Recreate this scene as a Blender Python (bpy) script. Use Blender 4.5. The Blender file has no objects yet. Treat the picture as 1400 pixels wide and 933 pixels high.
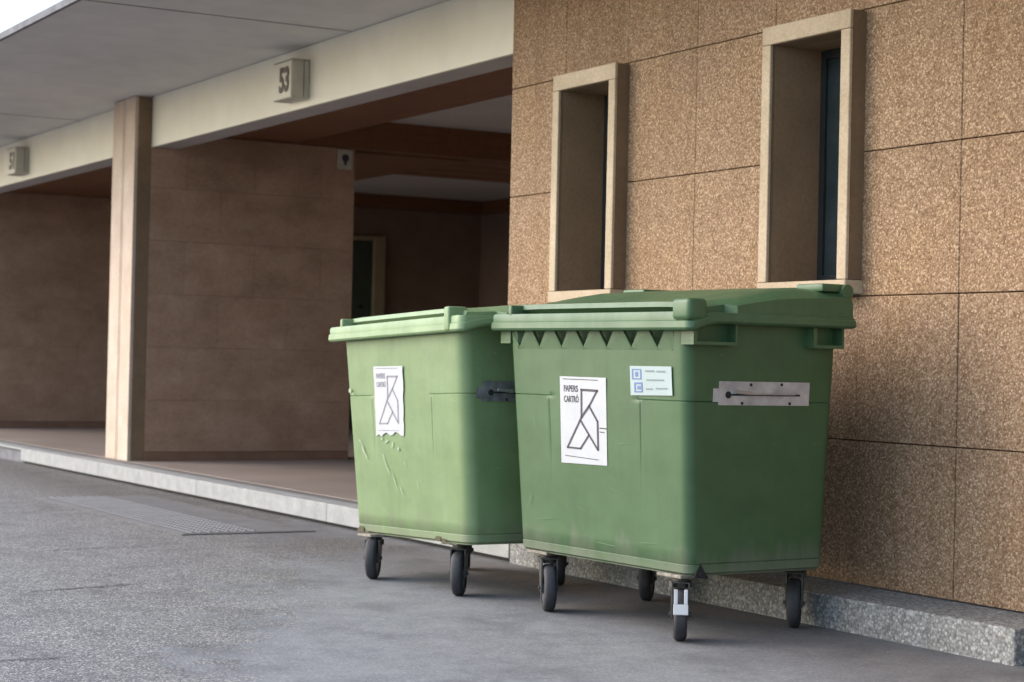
import bpy, bmesh, math, random
from mathutils import Matrix, Vector, noise
random.seed(7)
PI = math.pi
SC = bpy.context.scene
COL = SC.collection

# ------------------------------------------------------------------ camera
cam_d = bpy.data.cameras.new('camera')
cam = bpy.data.objects.new('camera', cam_d)
COL.objects.link(cam)
RGT = Vector((0.50199, 0.86458, 0.02235)).normalized()
FWD = Vector((-0.86475, 0.50193, 0.01162)).normalized()
UPV = RGT.cross(FWD).normalized()
BCK = -FWD
cam.matrix_world = Matrix(((RGT.x, UPV.x, BCK.x, 0), (RGT.y, UPV.y, BCK.y, 0),
                           (RGT.z, UPV.z, BCK.z, 1.05), (0, 0, 0, 1)))
cam_d.lens = 66.445
cam_d.sensor_width = 36
cam_d.clip_end = 2000
cam_d.dof.use_dof = True
cam_d.dof.focus_distance = 7.2
cam_d.dof.aperture_fstop = 4.5
SC.camera = cam

# ------------------------------------------------------------------ light: bright overcast, soft light from the street side
SUN_AZ = math.radians(232)      # compass-like angle of the direction towards the sun, in the XY plane
SUN_EL = math.radians(34)
world = bpy.data.worlds.new('World')
SC.world = world
world.use_nodes = True
wn = world.node_tree
for n in list(wn.nodes):
    wn.nodes.remove(n)
wo = wn.nodes.new('ShaderNodeOutputWorld')
bg = wn.nodes.new('ShaderNodeBackground')
sky = wn.nodes.new('ShaderNodeTexSky')
sky.sky_type = 'NISHITA'
sky.sun_disc = False
sky.sun_elevation = SUN_EL
sky.sun_rotation = PI / 2 - SUN_AZ
sky.air_density = 1.0
sky.dust_density = 2.0
sky.ozone_density = 1.0
bg.inputs['Strength'].default_value = 0.15
wn.links.new(sky.outputs[0], bg.inputs[0])
wn.links.new(bg.outputs[0], wo.inputs[0])

sun_d = bpy.data.lights.new('sun', 'SUN')
sun_d.energy = 0.68
sun_d.angle = math.radians(110)
sun_d.color = (1.0, 0.97, 0.93)
sun = bpy.data.objects.new('sun', sun_d)
COL.objects.link(sun)
sdir = Vector((math.cos(SUN_AZ) * math.cos(SUN_EL), math.sin(SUN_AZ) * math.cos(SUN_EL), math.sin(SUN_EL)))
sun.rotation_euler = sdir.to_track_quat('Z', 'Y').to_euler()

SC.view_settings.view_transform = 'Standard'
SC.view_settings.look = 'None'
SC.view_settings.gamma = 1
SC.view_settings.exposure = 1.6

# ------------------------------------------------------------------ material helpers
def new_mat(name):
    m = bpy.data.materials.new(name)
    m.use_nodes = True
    return m, m.node_tree, m.node_tree.nodes['Principled BSDF']

def nd(t, typ, **kw):
    n = t.nodes.new(typ)
    for k, v in kw.items():
        if k in n.inputs:
            n.inputs[k].default_value = v
        else:
            setattr(n, k, v)
    return n

def ramp(t, src, stops, interp='LINEAR'):
    r = t.nodes.new('ShaderNodeValToRGB')
    r.color_ramp.interpolation = interp
    e = r.color_ramp.elements
    while len(e) < len(stops):
        e.new(0.5)
    for el, (p, c) in zip(e, stops):
        el.position = p
        el.color = (*c, 1) if len(c) == 3 else c
    t.links.new(src, r.inputs[0])
    return r.outputs[0]

def mixc(t, fac, a, b, mode='MIX'):
    m = t.nodes.new('ShaderNodeMix')
    m.data_type = 'RGBA'
    m.blend_type = mode
    for sock, v in ((0, fac), (6, a), (7, b)):
        if isinstance(v, (int, float)):
            m.inputs[sock].default_value = v
        elif isinstance(v, tuple):
            m.inputs[sock].default_value = (*v, 1)
        else:
            t.links.new(v, m.inputs[sock])
    return m.outputs[2]

def math_n(t, op, a, b=None, clamp=False):
    m = t.nodes.new('ShaderNodeMath')
    m.operation = op
    m.use_clamp = clamp
    for i, v in enumerate((a, b)):
        if v is None:
            continue
        if isinstance(v, (int, float)):
            m.inputs[i].default_value = v
        else:
            t.links.new(v, m.inputs[i])
    return m.outputs[0]

def coords(t, world_space=True, scale=(1, 1, 1)):
    if world_space:
        src = t.nodes.new('ShaderNodeNewGeometry').outputs['Position']
    else:
        src = t.nodes.new('ShaderNodeTexCoord').outputs['Object']
    if scale != (1, 1, 1):
        mp = t.nodes.new('ShaderNodeMapping')
        mp.inputs['Scale'].default_value = scale
        t.links.new(src, mp.inputs[0])
        src = mp.outputs[0]
    return src

def noise_n(t, vec, scale, detail=4, rough=0.55, out='Fac'):
    n = nd(t, 'ShaderNodeTexNoise')
    n.inputs['Scale'].default_value = scale
    n.inputs['Detail'].default_value = detail
    n.inputs['Roughness'].default_value = rough
    t.links.new(vec, n.inputs['Vector'])
    return n.outputs[out]

def bump(t, bsdf, h, strength, dist, prev=None):
    b = t.nodes.new('ShaderNodeBump')
    b.inputs['Strength'].default_value = strength
    b.inputs['Distance'].default_value = dist
    t.links.new(h, b.inputs['Height'])
    if prev is not None:
        t.links.new(prev, b.inputs['Normal'])
    t.links.new(b.outputs[0], bsdf.inputs['Normal'])
    return b.outputs[0]

def simple(name, c, rough=0.6, metal=0.0, var=0.12, scale=6.0, bmp=0.0, bscale=60, spec=None):
    m, t, b = new_mat(name)
    v = coords(t, False)
    n = noise_n(t, v, scale, 5)
    lo = tuple(x * (1 - var) for x in c)
    hi = tuple(min(1, x * (1 + var)) for x in c)
    t.links.new(ramp(t, n, [(0.3, lo), (0.7, hi)]), b.inputs['Base Color'])
    b.inputs['Roughness'].default_value = rough
    b.inputs['Metallic'].default_value = metal
    if spec is not None:
        b.inputs['Specular IOR Level'].default_value = spec
    if bmp:
        bump(t, b, noise_n(t, v, bscale, 3), bmp, 0.004)
    return m

def aggregate(name, dark, mid, light, pebble, cell=85.0, bstr=0.9, warm=(1.05, 0.98, 0.9)):
    """exposed pebble concrete"""
    m, t, b = new_mat(name)
    v = coords(t)
    dn = noise_n(t, v, 30, 3, out='Color')
    dv = t.nodes.new('ShaderNodeVectorMath'); dv.operation = 'MULTIPLY_ADD'
    t.links.new(dn, dv.inputs[0]); dv.inputs[1].default_value = (0.012, 0.012, 0.012); t.links.new(v, dv.inputs[2])
    vo = nd(t, 'ShaderNodeTexVoronoi'); vo.inputs['Scale'].default_value = cell
    t.links.new(dv.outputs[0], vo.inputs['Vector'])
    sp = t.nodes.new('ShaderNodeSeparateColor'); t.links.new(vo.outputs['Color'], sp.inputs[0])
    col = ramp(t, sp.outputs[0], [(0.0, dark), (0.3, mid), (0.72, light), (0.93, pebble)])
    edge = ramp(t, vo.outputs['Distance'], [(0.25, (1, 1, 1)), (0.75, (0.45, 0.42, 0.4))])
    col = mixc(t, 0.75, col, edge, 'MULTIPLY')
    big = noise_n(t, v, 1.7, 4)
    tint = ramp(t, big, [(0.3, (0.92, 0.91, 0.93)), (0.5, (1, 1, 1)), (0.72, (1.0, 0.95, 0.86))])
    col = mixc(t, 0.8, col, tint, 'MULTIPLY')
    streak = noise_n(t, coords(t, True, (9, 9, 0.6)), 1.0, 5)
    col = mixc(t, 0.5, col, ramp(t, streak, [(0.36, (0.80, 0.77, 0.74)), (0.56, (1, 1, 1))]), 'MULTIPLY')
    oi = t.nodes.new('ShaderNodeObjectInfo')
    col = mixc(t, 1.0, col, ramp(t, oi.outputs['Random'], [(0, (0.92, 0.91, 0.9)), (1, (1.0, 1.0, 1.0))]), 'MULTIPLY')
    t.links.new(col, b.inputs['Base Color'])
    b.inputs['Roughness'].default_value = 0.85
    b.inputs['Specular IOR Level'].default_value = 0.25
    h = math_n(t, 'SUBTRACT', 1.0, vo.outputs['Distance'])
    p = bump(t, b, h, bstr, 0.006)
    bump(t, b, noise_n(t, v, 25, 4), 0.4, 0.01, p)
    return m

M = {}
M['panel'] = aggregate('tan_aggregate', (0.265, 0.162, 0.092), (0.365, 0.24, 0.145), (0.435, 0.297, 0.183), (0.58, 0.42, 0.28), 116, 0.4)
M['kerb_agg'] = aggregate('grey_aggregate', (0.20, 0.205, 0.20), (0.27, 0.28, 0.275), (0.33, 0.34, 0.335), (0.44, 0.45, 0.44), 80, 0.25)
M['joint'] = simple('joint_mortar', (0.13, 0.08, 0.05), 0.9)

def stone_mat(name, a, b_, sc=3.0, rough=0.7, fine=120, fstr=0.25, fmix=0.5):
    m, t, b = new_mat(name)
    v = coords(t)
    n1 = noise_n(t, v, sc, 6, 0.6)
    n2 = noise_n(t, v, fine, 2)
    c = ramp(t, n1, [(0.3, a), (0.7, b_)])
    c = mixc(t, fmix, c, ramp(t, n2, [(0.35, (0.75, 0.75, 0.75)), (0.6, (1, 1, 1))]), 'MULTIPLY')
    t.links.new(c, b.inputs['Base Color'])
    b.inputs['Roughness'].default_value = rough
    bump(t, b, n2, fstr, 0.003)
    return m

M['kerb_pale'] = stone_mat('pale_kerb_stone', (0.25, 0.255, 0.25), (0.36, 0.365, 0.36), 9, 0.75, 90)
M['kerb_dark'] = stone_mat('dark_kerb_stone', (0.10, 0.10, 0.11), (0.19, 0.19, 0.21), 8, 0.85, 60)
M['strip'] = stone_mat('platform_edge_stone', (0.13, 0.12, 0.12), (0.19, 0.18, 0.175), 3, 0.7)
M['terrazzo'] = stone_mat('brown_terrazzo', (0.27, 0.225, 0.20), (0.36, 0.30, 0.265), 1.3, 0.42, 150, 0.05)
M['column'] = stone_mat('travertine', (0.47, 0.36, 0.27), (0.60, 0.48, 0.385), 4, 0.7, 60, 0.2)
M['cream'] = stone_mat('cream_paint', (0.69, 0.655, 0.53), (0.75, 0.715, 0.60), 1.5, 0.6, 5, 0.02, 0.15)
M['soffit'] = stone_mat('grey_soffit_paint', (0.58, 0.56, 0.54), (0.66, 0.64, 0.615), 1.1, 0.8, 4, 0.03, 0.25)
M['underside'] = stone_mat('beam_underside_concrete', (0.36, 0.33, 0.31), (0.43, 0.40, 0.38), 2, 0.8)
M['ceiling'] = stone_mat('lobby_ceiling_paint', (0.50, 0.47, 0.44), (0.58, 0.55, 0.52), 1, 0.8, 30, 0.05)
M['window_frame'] = stone_mat('beige_stone_frame', (0.43, 0.335, 0.22), (0.55, 0.44, 0.31), 5, 0.75, 80, 0.2)
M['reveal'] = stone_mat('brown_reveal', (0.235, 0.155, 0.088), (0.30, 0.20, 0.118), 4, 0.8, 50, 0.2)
M['skirting'] = stone_mat('red_brown_skirting', (0.20, 0.105, 0.065), (0.27, 0.15, 0.095), 4, 0.7)
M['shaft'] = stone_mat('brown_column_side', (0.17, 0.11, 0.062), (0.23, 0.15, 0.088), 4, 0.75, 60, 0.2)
M['lobby_wall'] = stone_mat('dark_brown_plaster', (0.20, 0.13, 0.09), (0.26, 0.175, 0.125), 2, 0.75, 60, 0.1)

def travertine_wall():
    m, t, b = new_mat('brown_travertine_wall')
    v = coords(t)
    n1 = noise_n(t, coords(t, True, (1, 1.2, 2)), 2.0, 6, 0.65)
    n2 = noise_n(t, coords(t, True, (1, 1.2, 1.8)), 24, 4, 0.7)
    c = ramp(t, n1, [(0.28, (0.29, 0.178, 0.115)), (0.5, (0.38, 0.24, 0.16)), (0.74, (0.46, 0.31, 0.22))])
    c = mixc(t, 0.55, c, ramp(t, n2, [(0.35, (0.72, 0.69, 0.66)), (0.6, (1, 1, 1))]), 'MULTIPLY')
    oi = t.nodes.new('ShaderNodeObjectInfo')
    c = mixc(t, 1.0, c, ramp(t, oi.outputs['Random'], [(0, (0.9, 0.9, 0.9)), (1, (1.0, 1.0, 1.0))]), 'MULTIPLY')
    t.links.new(c, b.inputs['Base Color'])
    b.inputs['Roughness'].default_value = 0.6
    bump(t, b, n2, 0.35, 0.004)
    return m
M['travertine'] = travertine_wall()

def wood_mat():
    m, t, b = new_mat('dark_stained_timber')
    n = noise_n(t, coords(t, True, (1, 1, 12)), 3, 5)
    n2 = noise_n(t, coords(t, True, (3, 14, 3)), 3, 5)
    c = mixc(t, 0.5, ramp(t, n, [(0.3, (0.11, 0.042, 0.016)), (0.7, (0.20, 0.085, 0.036))]),
             ramp(t, n2, [(0.3, (0.11, 0.042, 0.016)), (0.7, (0.20, 0.085, 0.036))]))
    t.links.new(c, b.inputs['Base Color'])
    b.inputs['Roughness'].default_value = 0.5
    return m
M['wood'] = wood_mat()

def asphalt():
    m, t, b = new_mat('worn_asphalt')
    v = coords(t)
    big = noise_n(t, v, 0.9, 5, 0.6)
    med = noise_n(t, v, 6, 5, 0.65)
    fine = nd(t, 'ShaderNodeTexVoronoi'); fine.inputs['Scale'].default_value = 130
    t.links.new(v, fine.inputs['Vector'])
    sp = t.nodes.new('ShaderNodeSeparateColor'); t.links.new(fine.outputs['Color'], sp.inputs[0])
    smooth = ramp(t, med, [(0.3, (0.155, 0.162, 0.170)), (0.7, (0.225, 0.233, 0.242))])
    stones = ramp(t, sp.outputs[0], [(0.0, (0.05, 0.049, 0.05)), (0.35, (0.11, 0.106, 0.105)), (0.75, (0.185, 0.176, 0.166)), (0.96, (0.40, 0.38, 0.34))])
    # the old, coarser surface lies to the left of the newer smooth strip by the bins
    sx = t.nodes.new('ShaderNodeSeparateXYZ'); t.links.new(v, sx.inputs[0])
    k = math_n(t, 'ADD', math_n(t, 'MULTIPLY', sx.outputs[0], -0.50), math_n(t, 'MULTIPLY', sx.outputs[1], -0.95))
    k = math_n(t, 'ADD', k, math_n(t, 'MULTIPLY', math_n(t, 'SUBTRACT', big, 0.5), 3.2))
    k = math_n(t, 'SUBTRACT', k, 0.35)
    k = math_n(t, 'ADD', math_n(t, 'MULTIPLY', k, 1.4), math_n(t, 'MULTIPLY', math_n(t, 'SUBTRACT', med, 0.5), 2.0))
    mask = ramp(t, k, [(0.25, (0.12, 0.12, 0.12)), (0.75, (0.85, 0.85, 0.85))])
    c = mixc(t, mask, smooth, stones)
    c = mixc(t, 0.16, c, stones)
    bl = noise_n(t, v, 2.3, 6, 0.7)
    c = mixc(t, 0.7, c, ramp(t, bl, [(0.36, (0.60, 0.59, 0.60)), (0.50, (0.96, 0.96, 0.96)), (0.70, (1.16, 1.15, 1.12))]), 'MULTIPLY')
    # shade painted into the colour along the kerb and below the bins
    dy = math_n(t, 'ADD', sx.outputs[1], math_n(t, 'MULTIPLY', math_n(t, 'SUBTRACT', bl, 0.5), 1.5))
    kerb_shade = ramp(t, math_n(t, 'SUBTRACT', dy, 4.0), [(0.0, (1, 1, 1)), (0.5, (0.72, 0.70, 0.70))])
    c = mixc(t, 1.0, c, kerb_shade, 'MULTIPLY')
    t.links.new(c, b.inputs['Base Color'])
    b.inputs['Roughness'].default_value = 0.75
    h = math_n(t, 'MULTIPLY', math_n(t, 'SUBTRACT', 1.0, fine.outputs['Distance']), mask)
    p = bump(t, b, h, 0.6, 0.005)
    bump(t, b, med, 0.35, 0.012, p)
    return m
M['asphalt'] = asphalt()
M['tar'] = simple('tar', (0.03, 0.03, 0.032), 0.6)
M['iron'] = simple('worn_cast_iron', (0.135, 0.132, 0.132), 0.85, 0.0, 0.2, 5)
M['iron_light'] = simple('polished_studs', (0.25, 0.245, 0.24), 0.75, 0.0)

def plastic(name, c, fade, scuff=0.0, rough=0.42):
    m, t, b = new_mat(name)
    v = coords(t, False)
    n1 = noise_n(t, v, 2.2, 5, 0.6)
    n2 = noise_n(t, coords(t, False, (1, 1, 0.25)), 9, 6, 0.7)
    col = ramp(t, n1, [(0.3, c), (0.72, fade)])
    col = mixc(t, 0.22, col, ramp(t, n2, [(0.32, (0.8, 0.8, 0.78)), (0.55, (1, 1, 1))]), 'MULTIPLY')
    bl = noise_n(t, coords(t, False, (1, 1, 1.6)), 5.5, 7, 0.68)
    col = mixc(t, 0.55, col, ramp(t, bl, [(0.34, (0.80, 0.82, 0.80)), (0.50, (1, 1, 1)), (0.68, (1.14, 1.12, 1.13))]), 'MULTIPLY')
    sc = noise_n(t, coords(t, False, (0.5, 0.5, 9)), 14, 6, 0.75)
    col = mixc(t, 0.5, col, ramp(t, sc, [(0.62, (1, 1, 1)), (0.72, (1.28, 1.25, 1.28))]), 'MULTIPLY')
    if scuff:
        w = nd(t, 'ShaderNodeTexNoise'); w.inputs['Scale'].default_value = 5; w.inputs['Detail'].default_value = 8
        w.inputs['Roughness'].default_value = 0.75; w.inputs['Distortion'].default_value = 1.2
        mp = t.nodes.new('ShaderNodeMapping'); mp.inputs['Rotation'].default_value = (0.3, 0.7, 0.2); mp.inputs['Scale'].default_value = (1, 1, 2.6)
        t.links.new(v, mp.inputs[0]); t.links.new(mp.outputs[0], w.inputs['Vector'])
        mk = ramp(t, w.outputs[0], [(0.635, (0, 0, 0)), (0.70, (scuff,) * 3)])
        col = mixc(t, mk, col, tuple(min(1, x * 1.7 + 0.03) for x in fade))
        dr = noise_n(t, coords(t, False, (1, 1, 0.07)), 26, 4, 0.6)
        col = mixc(t, 0.16, col, ramp(t, dr, [(0.36, (0.70, 0.72, 0.66)), (0.50, (1, 1, 1)), (0.70, (1.10, 1.09, 1.08))]), 'MULTIPLY')
    # splash dirt along the foot
    sx = t.nodes.new('ShaderNodeSeparateXYZ'); t.links.new(v, sx.inputs[0])
    g = math_n(t, 'ADD', sx.outputs[2], math_n(t, 'MULTIPLY', math_n(t, 'SUBTRACT', n2, 0.5), 0.35))
    dirt = ramp(t, g, [(0.24, (0.55, 0.55, 0.55)), (0.36, (0, 0, 0))])
    col = mixc(t, dirt, col, (0.16, 0.16, 0.12))
    t.links.new(col, b.inputs['Base Color'])
    r = ramp(t, n2, [(0.3, (rough + 0.14,) * 3), (0.7, (rough,) * 3)])
    t.links.new(r, b.inputs['Roughness'])
    p = bump(t, b, noise_n(t, v, 3.0, 2), 0.25, 0.02)
    bump(t, b, noise_n(t, v, 400, 2), 0.06, 0.001, p)
    return m
M['green'] = plastic('green_plastic', (0.040, 0.094, 0.034), (0.056, 0.116, 0.047), 0.55)
M['green_lid'] = plastic('green_lid_plastic', (0.050, 0.108, 0.045), (0.067, 0.132, 0.058), 0.2, 0.38)
M['faded'] = plastic('faded_green_plastic', (0.130, 0.205, 0.080), (0.172, 0.246, 0.118), 0.75)
M['faded_lid'] = plastic('faded_green_lid', (0.165, 0.255, 0.115), (0.215, 0.30, 0.155), 0.5)
M['scuff_paint'] = simple('pale_scuff', (0.30, 0.37, 0.25), 0.6, 0, 0.2, 30)
M['scratch_green'] = simple('pale_scratch', (0.10, 0.19, 0.095), 0.6)
M['chip_brown'] = simple('dark_brown_chip', (0.075, 0.06, 0.03), 0.8)
M['steel'] = simple('galvanised_plate', (0.46, 0.43, 0.41), 0.5, 0.2, 0.25, 14, 0.3, 40)
M['steel_dirty'] = simple('dirty_plate', (0.17, 0.17, 0.17), 0.55, 0.35, 0.4, 25, 0.3, 40)
M['zinc'] = simple('zinc_rod', (0.42, 0.42, 0.40), 0.4, 0.7, 0.2)
M['mount'] = simple('rusty_zinc', (0.20, 0.18, 0.145), 0.6, 0.2, 0.5, 40, 0.4, 60)
M['fork'] = simple('dirty_zinc_fork', (0.075, 0.072, 0.066), 0.55, 0.5, 0.5, 30, 0.3, 80)
M['rubber'] = simple('black_rubber', (0.028, 0.028, 0.032), 0.7, 0, 0.3, 20, 0.4, 60)
M['rim'] = simple('grey_wheel_rim', (0.06, 0.06, 0.065), 0.5)
M['dark'] = simple('dark_recess', (0.012, 0.012, 0.012), 0.8)
M['paper'] = simple('white_sticker', (0.43, 0.445, 0.46), 0.45, 0, 0.05, 12)
M['ink'] = simple('dark_ink', (0.045, 0.04, 0.055), 0.5, 0, 0.1)
M['ink_soft'] = simple('faded_ink', (0.20, 0.19, 0.24), 0.5, 0, 0.15)
M['label'] = simple('pale_blue_label', (0.33, 0.405, 0.40), 0.45, 0, 0.06)
M['label_blue'] = simple('blue_print', (0.11, 0.17, 0.36), 0.5)
M['label_grey'] = simple('grey_print', (0.17, 0.21, 0.22), 0.5)
M['pedal'] = simple('white_pedal', (0.50, 0.51, 0.50), 0.4)
M['lamp_box'] = simple('cream_box', (0.46, 0.44, 0.36), 0.5, 0, 0.12, 10)
M['lamp_face'] = simple('pale_box_face', (0.58, 0.56, 0.46), 0.45, 0, 0.05)
M['num_ink'] = simple('numeral_paint', (0.035, 0.03, 0.025), 0.5)
M['door'] = simple('dark_green_door', (0.045, 0.06, 0.045), 0.35)
M['jamb'] = simple('light_wood_jamb', (0.30, 0.24, 0.14), 0.5)
M['sash'] = simple('dark_metal_sash', (0.035, 0.042, 0.045), 0.4, 0.4)
mg, tg, bgn = new_mat('window_glass')
bgn.inputs['Base Color'].default_value = (0.03, 0.045, 0.05, 1)
bgn.inputs['Roughness'].default_value = 0.06
tg.links.new(ramp(tg, noise_n(tg, coords(tg), 8), [(0.3, (0.022, 0.034, 0.038)), (0.7, (0.04, 0.055, 0.06))]), bgn.inputs['Base Color'])
M['glass'] = mg

# ------------------------------------------------------------------ object helpers
def link(name, me, mat=None, parent=None, loc=(0, 0, 0), smooth=False):
    o = bpy.data.objects.new(name, me)
    COL.objects.link(o)
    o.location = loc
    if parent is not None:
        o.parent = parent
    if mat is not None and len(me.materials) == 0:
        me.materials.append(mat)
    if smooth:
        for p in me.polygons:
            p.use_smooth = True
    return o

def thing(name, label, cat, loc=(0, 0, 0), rot=(0, 0, 0), group=None):
    o = bpy.data.objects.new(name, None)
    COL.objects.link(o)
    o.location = loc
    o.rotation_euler = rot
    o['label'] = label
    o['category'] = cat
    o['kind'] = 'thing'
    if group:
        o['group'] = group
    return o

def box_mesh(name, x0, x1, y0, y1, z0, z1, bev=0.0, seg=1):
    bm = bmesh.new()
    add_box(bm, x0, x1, y0, y1, z0, z1)
    if bev:
        bmesh.ops.bevel(bm, geom=list(bm.edges), offset=bev, segments=seg, affect='EDGES', profile=0.5)
    me = bpy.data.meshes.new(name)
    bm.to_mesh(me)
    bm.free()
    return me

def add_box(bm, x0, x1, y0, y1, z0, z1, mtx=None):
    vs = [Vector((x, y, z)) for z in (z0, z1) for x, y in ((x0, y0), (x1, y0), (x1, y1), (x0, y1))]
    if mtx is not None:
        vs = [mtx @ v for v in vs]
    v = [bm.verts.new(p) for p in vs]
    for f in ((3, 2, 1, 0), (4, 5, 6, 7), (0, 1, 5, 4), (1, 2, 6, 5), (2, 3, 7, 6), (3, 0, 4, 7)):
        bm.faces.new([v[i] for i in f])

def box(name, mat, dims, parent=None, bev=0.0, seg=1):
    return link(name, box_mesh(name, *dims, bev, seg), M[mat], parent)

def fin(name, bm, mat, parent=None, smooth=False, auto=None):
    bmesh.ops.recalc_face_normals(bm, faces=list(bm.faces))
    me = bpy.data.meshes.new(name)
    bm.to_mesh(me)
    bm.free()
    o = link(name, me, M[mat], parent)
    if smooth:
        for p in me.polygons:
            p.use_smooth = True
        if auto is not None:
            me.set_sharp_from_angle(angle=math.radians(auto))
    return o

def add_cyl(bm, p0, p1, r, n=16, r2=None):
    p0, p1 = Vector(p0), Vector(p1)
    ax = (p1 - p0).normalized()
    a = ax.orthogonal().normalized()
    b = ax.cross(a)
    rings = []
    for p, rr in ((p0, r), (p1, r if r2 is None else r2)):
        rings.append([bm.verts.new(p + (a * math.cos(2 * PI * i / n) + b * math.sin(2 * PI * i / n)) * rr) for i in range(n)])
    for i in range(n):
        j = (i + 1) % n
        bm.faces.new((rings[0][i], rings[0][j], rings[1][j], rings[1][i]))
    bm.faces.new(rings[0][::-1])
    bm.faces.new(rings[1])

def text_mesh(body, size, depth=0.0006, bold=0.0):
    c = bpy.data.curves.new('lettering', 'FONT')
    c.body = body
    c.size = size
    c.extrude = depth
    c.offset = bold
    c.align_x = 'LEFT'
    c.resolution_u = 3
    tmp = bpy.data.objects.new('lettering', c)
    COL.objects.link(tmp)
    dg = bpy.context.evaluated_depsgraph_get()
    dg.update()
    me = bpy.data.meshes.new_from_object(tmp.evaluated_get(dg))
    bpy.data.objects.remove(tmp)
    bpy.data.curves.remove(c)
    return me

# ------------------------------------------------------------------ ground
def ground():
    bm = bmesh.new()
    xs = [-400, -60, -26] + [-26 + 0.5 * i for i in range(1, 61)] + [30, 400]
    ys = [-400, -40, -4] + [-4 + 0.5 * i for i in range(1, 19)] + [20, 60, 400]
    V = {}
    for i, x in enumerate(xs):
        for j, y in enumerate(ys):
            h = 0.0
            V[i, j] = bm.verts.new((x, y, h))
    for i in range(len(xs) - 1):
        for j in range(len(ys) - 1):
            bm.faces.new((V[i, j], V[i + 1, j], V[i + 1, j + 1], V[i, j + 1]))
    o = fin('road', bm, 'asphalt')
    o['kind'] = 'structure'
    return o
ground()

def seam(pts, w):
    bm = bmesh.new()
    L, R = [], []
    for i, (x, y) in enumerate(pts):
        a = Vector(pts[max(0, i - 1)]); c = Vector(pts[min(len(pts) - 1, i + 1)])
        d = (c - a).normalized()
        n = Vector((-d.y, d.x))
        ww = w * (0.35 + 0.9 * random.random())
        L.append(bm.verts.new((x + n.x * ww, y + n.y * ww, 0.004)))
        R.append(bm.verts.new((x - n.x * ww, y - n.y * ww, 0.004)))
    for i in range(len(pts) - 1):
        bm.faces.new((L[i], R[i], R[i + 1], L[i + 1]))
    o = fin('road_seam', bm, 'tar')
    o['kind'] = 'structure'
def wob(a, b, n, amp):
    return [(a[0] + (b[0] - a[0]) * i / n + random.uniform(-amp, amp), a[1] + (b[1] - a[1]) * i / n) for i in range(n + 1)]
seam(wob((-8.22, 2.36), (-8.33, 2.92), 12, 0.012), 0.009)
seam(wob((-6.42, 1.50), (-6.40, 1.95), 12, 0.012), 0.007)
seam(wob((-9.9, 2.9), (-9.95, 3.5), 10, 0.02), 0.007)

# chequered drain cover
dc = thing('drain_cover', 'long studded metal cover set flush in the asphalt beside the pale kerb', 'drain cover', (0, 0, 0))
box('plate', 'iron', (-13.55, -10.56, 3.93, 4.72, -0.02, 0.005), dc)
bm = bmesh.new()
for (a, b_, c_, d_) in ((-13.58, -10.53, 3.90, 3.93), (-13.58, -10.53, 4.72, 4.75), (-13.58, -13.55, 3.93, 4.72), (-10.56, -10.53, 3.93, 4.72)):
    add_box(bm, a, b_, c_, d_, -0.02, 0.003)
fin('frame', bm, 'iron', dc)
box('gap', 'tar', (-10.528, -10.505, 3.90, 4.75, -0.02, 0.004), dc)
bm = bmesh.new()
nx, ny = 50, 8
for i in range(nx):
    for j in range(ny):
        x = -13.50 + (i + 0.5) * 2.9 / nx
        y = 3.97 + (j + 0.5) * 0.45 / ny
        s = 0.021
        a = [bm.verts.new((x + dx * s, y + dy * s, 0.0055)) for dx, dy in ((1, 0), (0, 1), (-1, 0), (0, -1))]
        t_ = [bm.verts.new((x + dx * s * .5, y + dy * s * .5, 0.011)) for dx, dy in ((1, 0), (0, 1), (-1, 0), (0, -1))]
        for q in range(4):
            bm.faces.new((a[q], a[(q + 1) % 4], t_[(q + 1) % 4], t_[q]))
        bm.faces.new(t_)
o = fin('stud', bm, 'iron_light', dc)
o['kind'] = 'stuff'

# ------------------------------------------------------------------ kerb and platform
KX = [(-17.86, -15.50), (-15.50, -13.2), (-13.20, -10.9), (-10.90, -8.6)]
kp = thing('kerb', 'long pale stone kerb edging the arcade platform, with a dark gap below it', 'kerb')
for a, b_ in KX:
    o = link('kerb_stone', box_mesh('kerb_stone', a + 0.002, b_ - 0.002, 5.0, 5.16, 0.022, 0.138, 0.003, 1), M['kerb_pale'], kp)
box('gap_shade', 'dark', (-17.85, -8.6, 5.04, 5.155, -0.02, 0.02), kp)  # near-black block: the shade of the gap under the kerb, put into its colour
kr = thing('kerb', 'rough speckled grey aggregate kerb below the tan wall, right of the bins', 'kerb')
for a, b_ in [(-8.594, -6.99), (-6.984, -4.97)]:
    link('kerb_stone', box_mesh('kerb_stone', a, b_, 5.0, 5.36, -0.02, 0.134, 0.008, 2), M['kerb_agg'], kr)
kd = thing('kerb', 'dark grey kerb set back beyond the left end of the pale kerb', 'kerb')
link('kerb_stone', box_mesh('kerb_stone', -21.5, -17.87, 5.03, 5.16, -0.02, 0.115, 0.01, 1), M['kerb_dark'], kd)
link('kerb_stone', box_mesh('kerb_stone', -26, -21.51, 5.03, 5.16, -0.02, 0.115, 0.01, 1), M['kerb_dark'], kd)
link('coping', box_mesh('coping', -26, -17.87, 5.005, 5.16, 0.118, 0.138, 0.003, 1), M['kerb_pale'], kd)
ke = thing('kerb', 'low dark kerb end at the right edge of the picture', 'kerb')
link('kerb_stone', box_mesh('kerb_stone', -4.96, -1.5, 5.06, 5.36, -0.02, 0.10, 0.01, 1), M['kerb_dark'], ke)
o = box('platform_edge', 'strip', (-26, -9.31, 5.162, 5.30, -0.02, 0.133)); o['kind'] = 'structure'
o = box('platform_floor', 'terrazzo', (-26, -9.0, 5.303, 12.8, -0.02, 0.136)); o['kind'] = 'structure'

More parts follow.
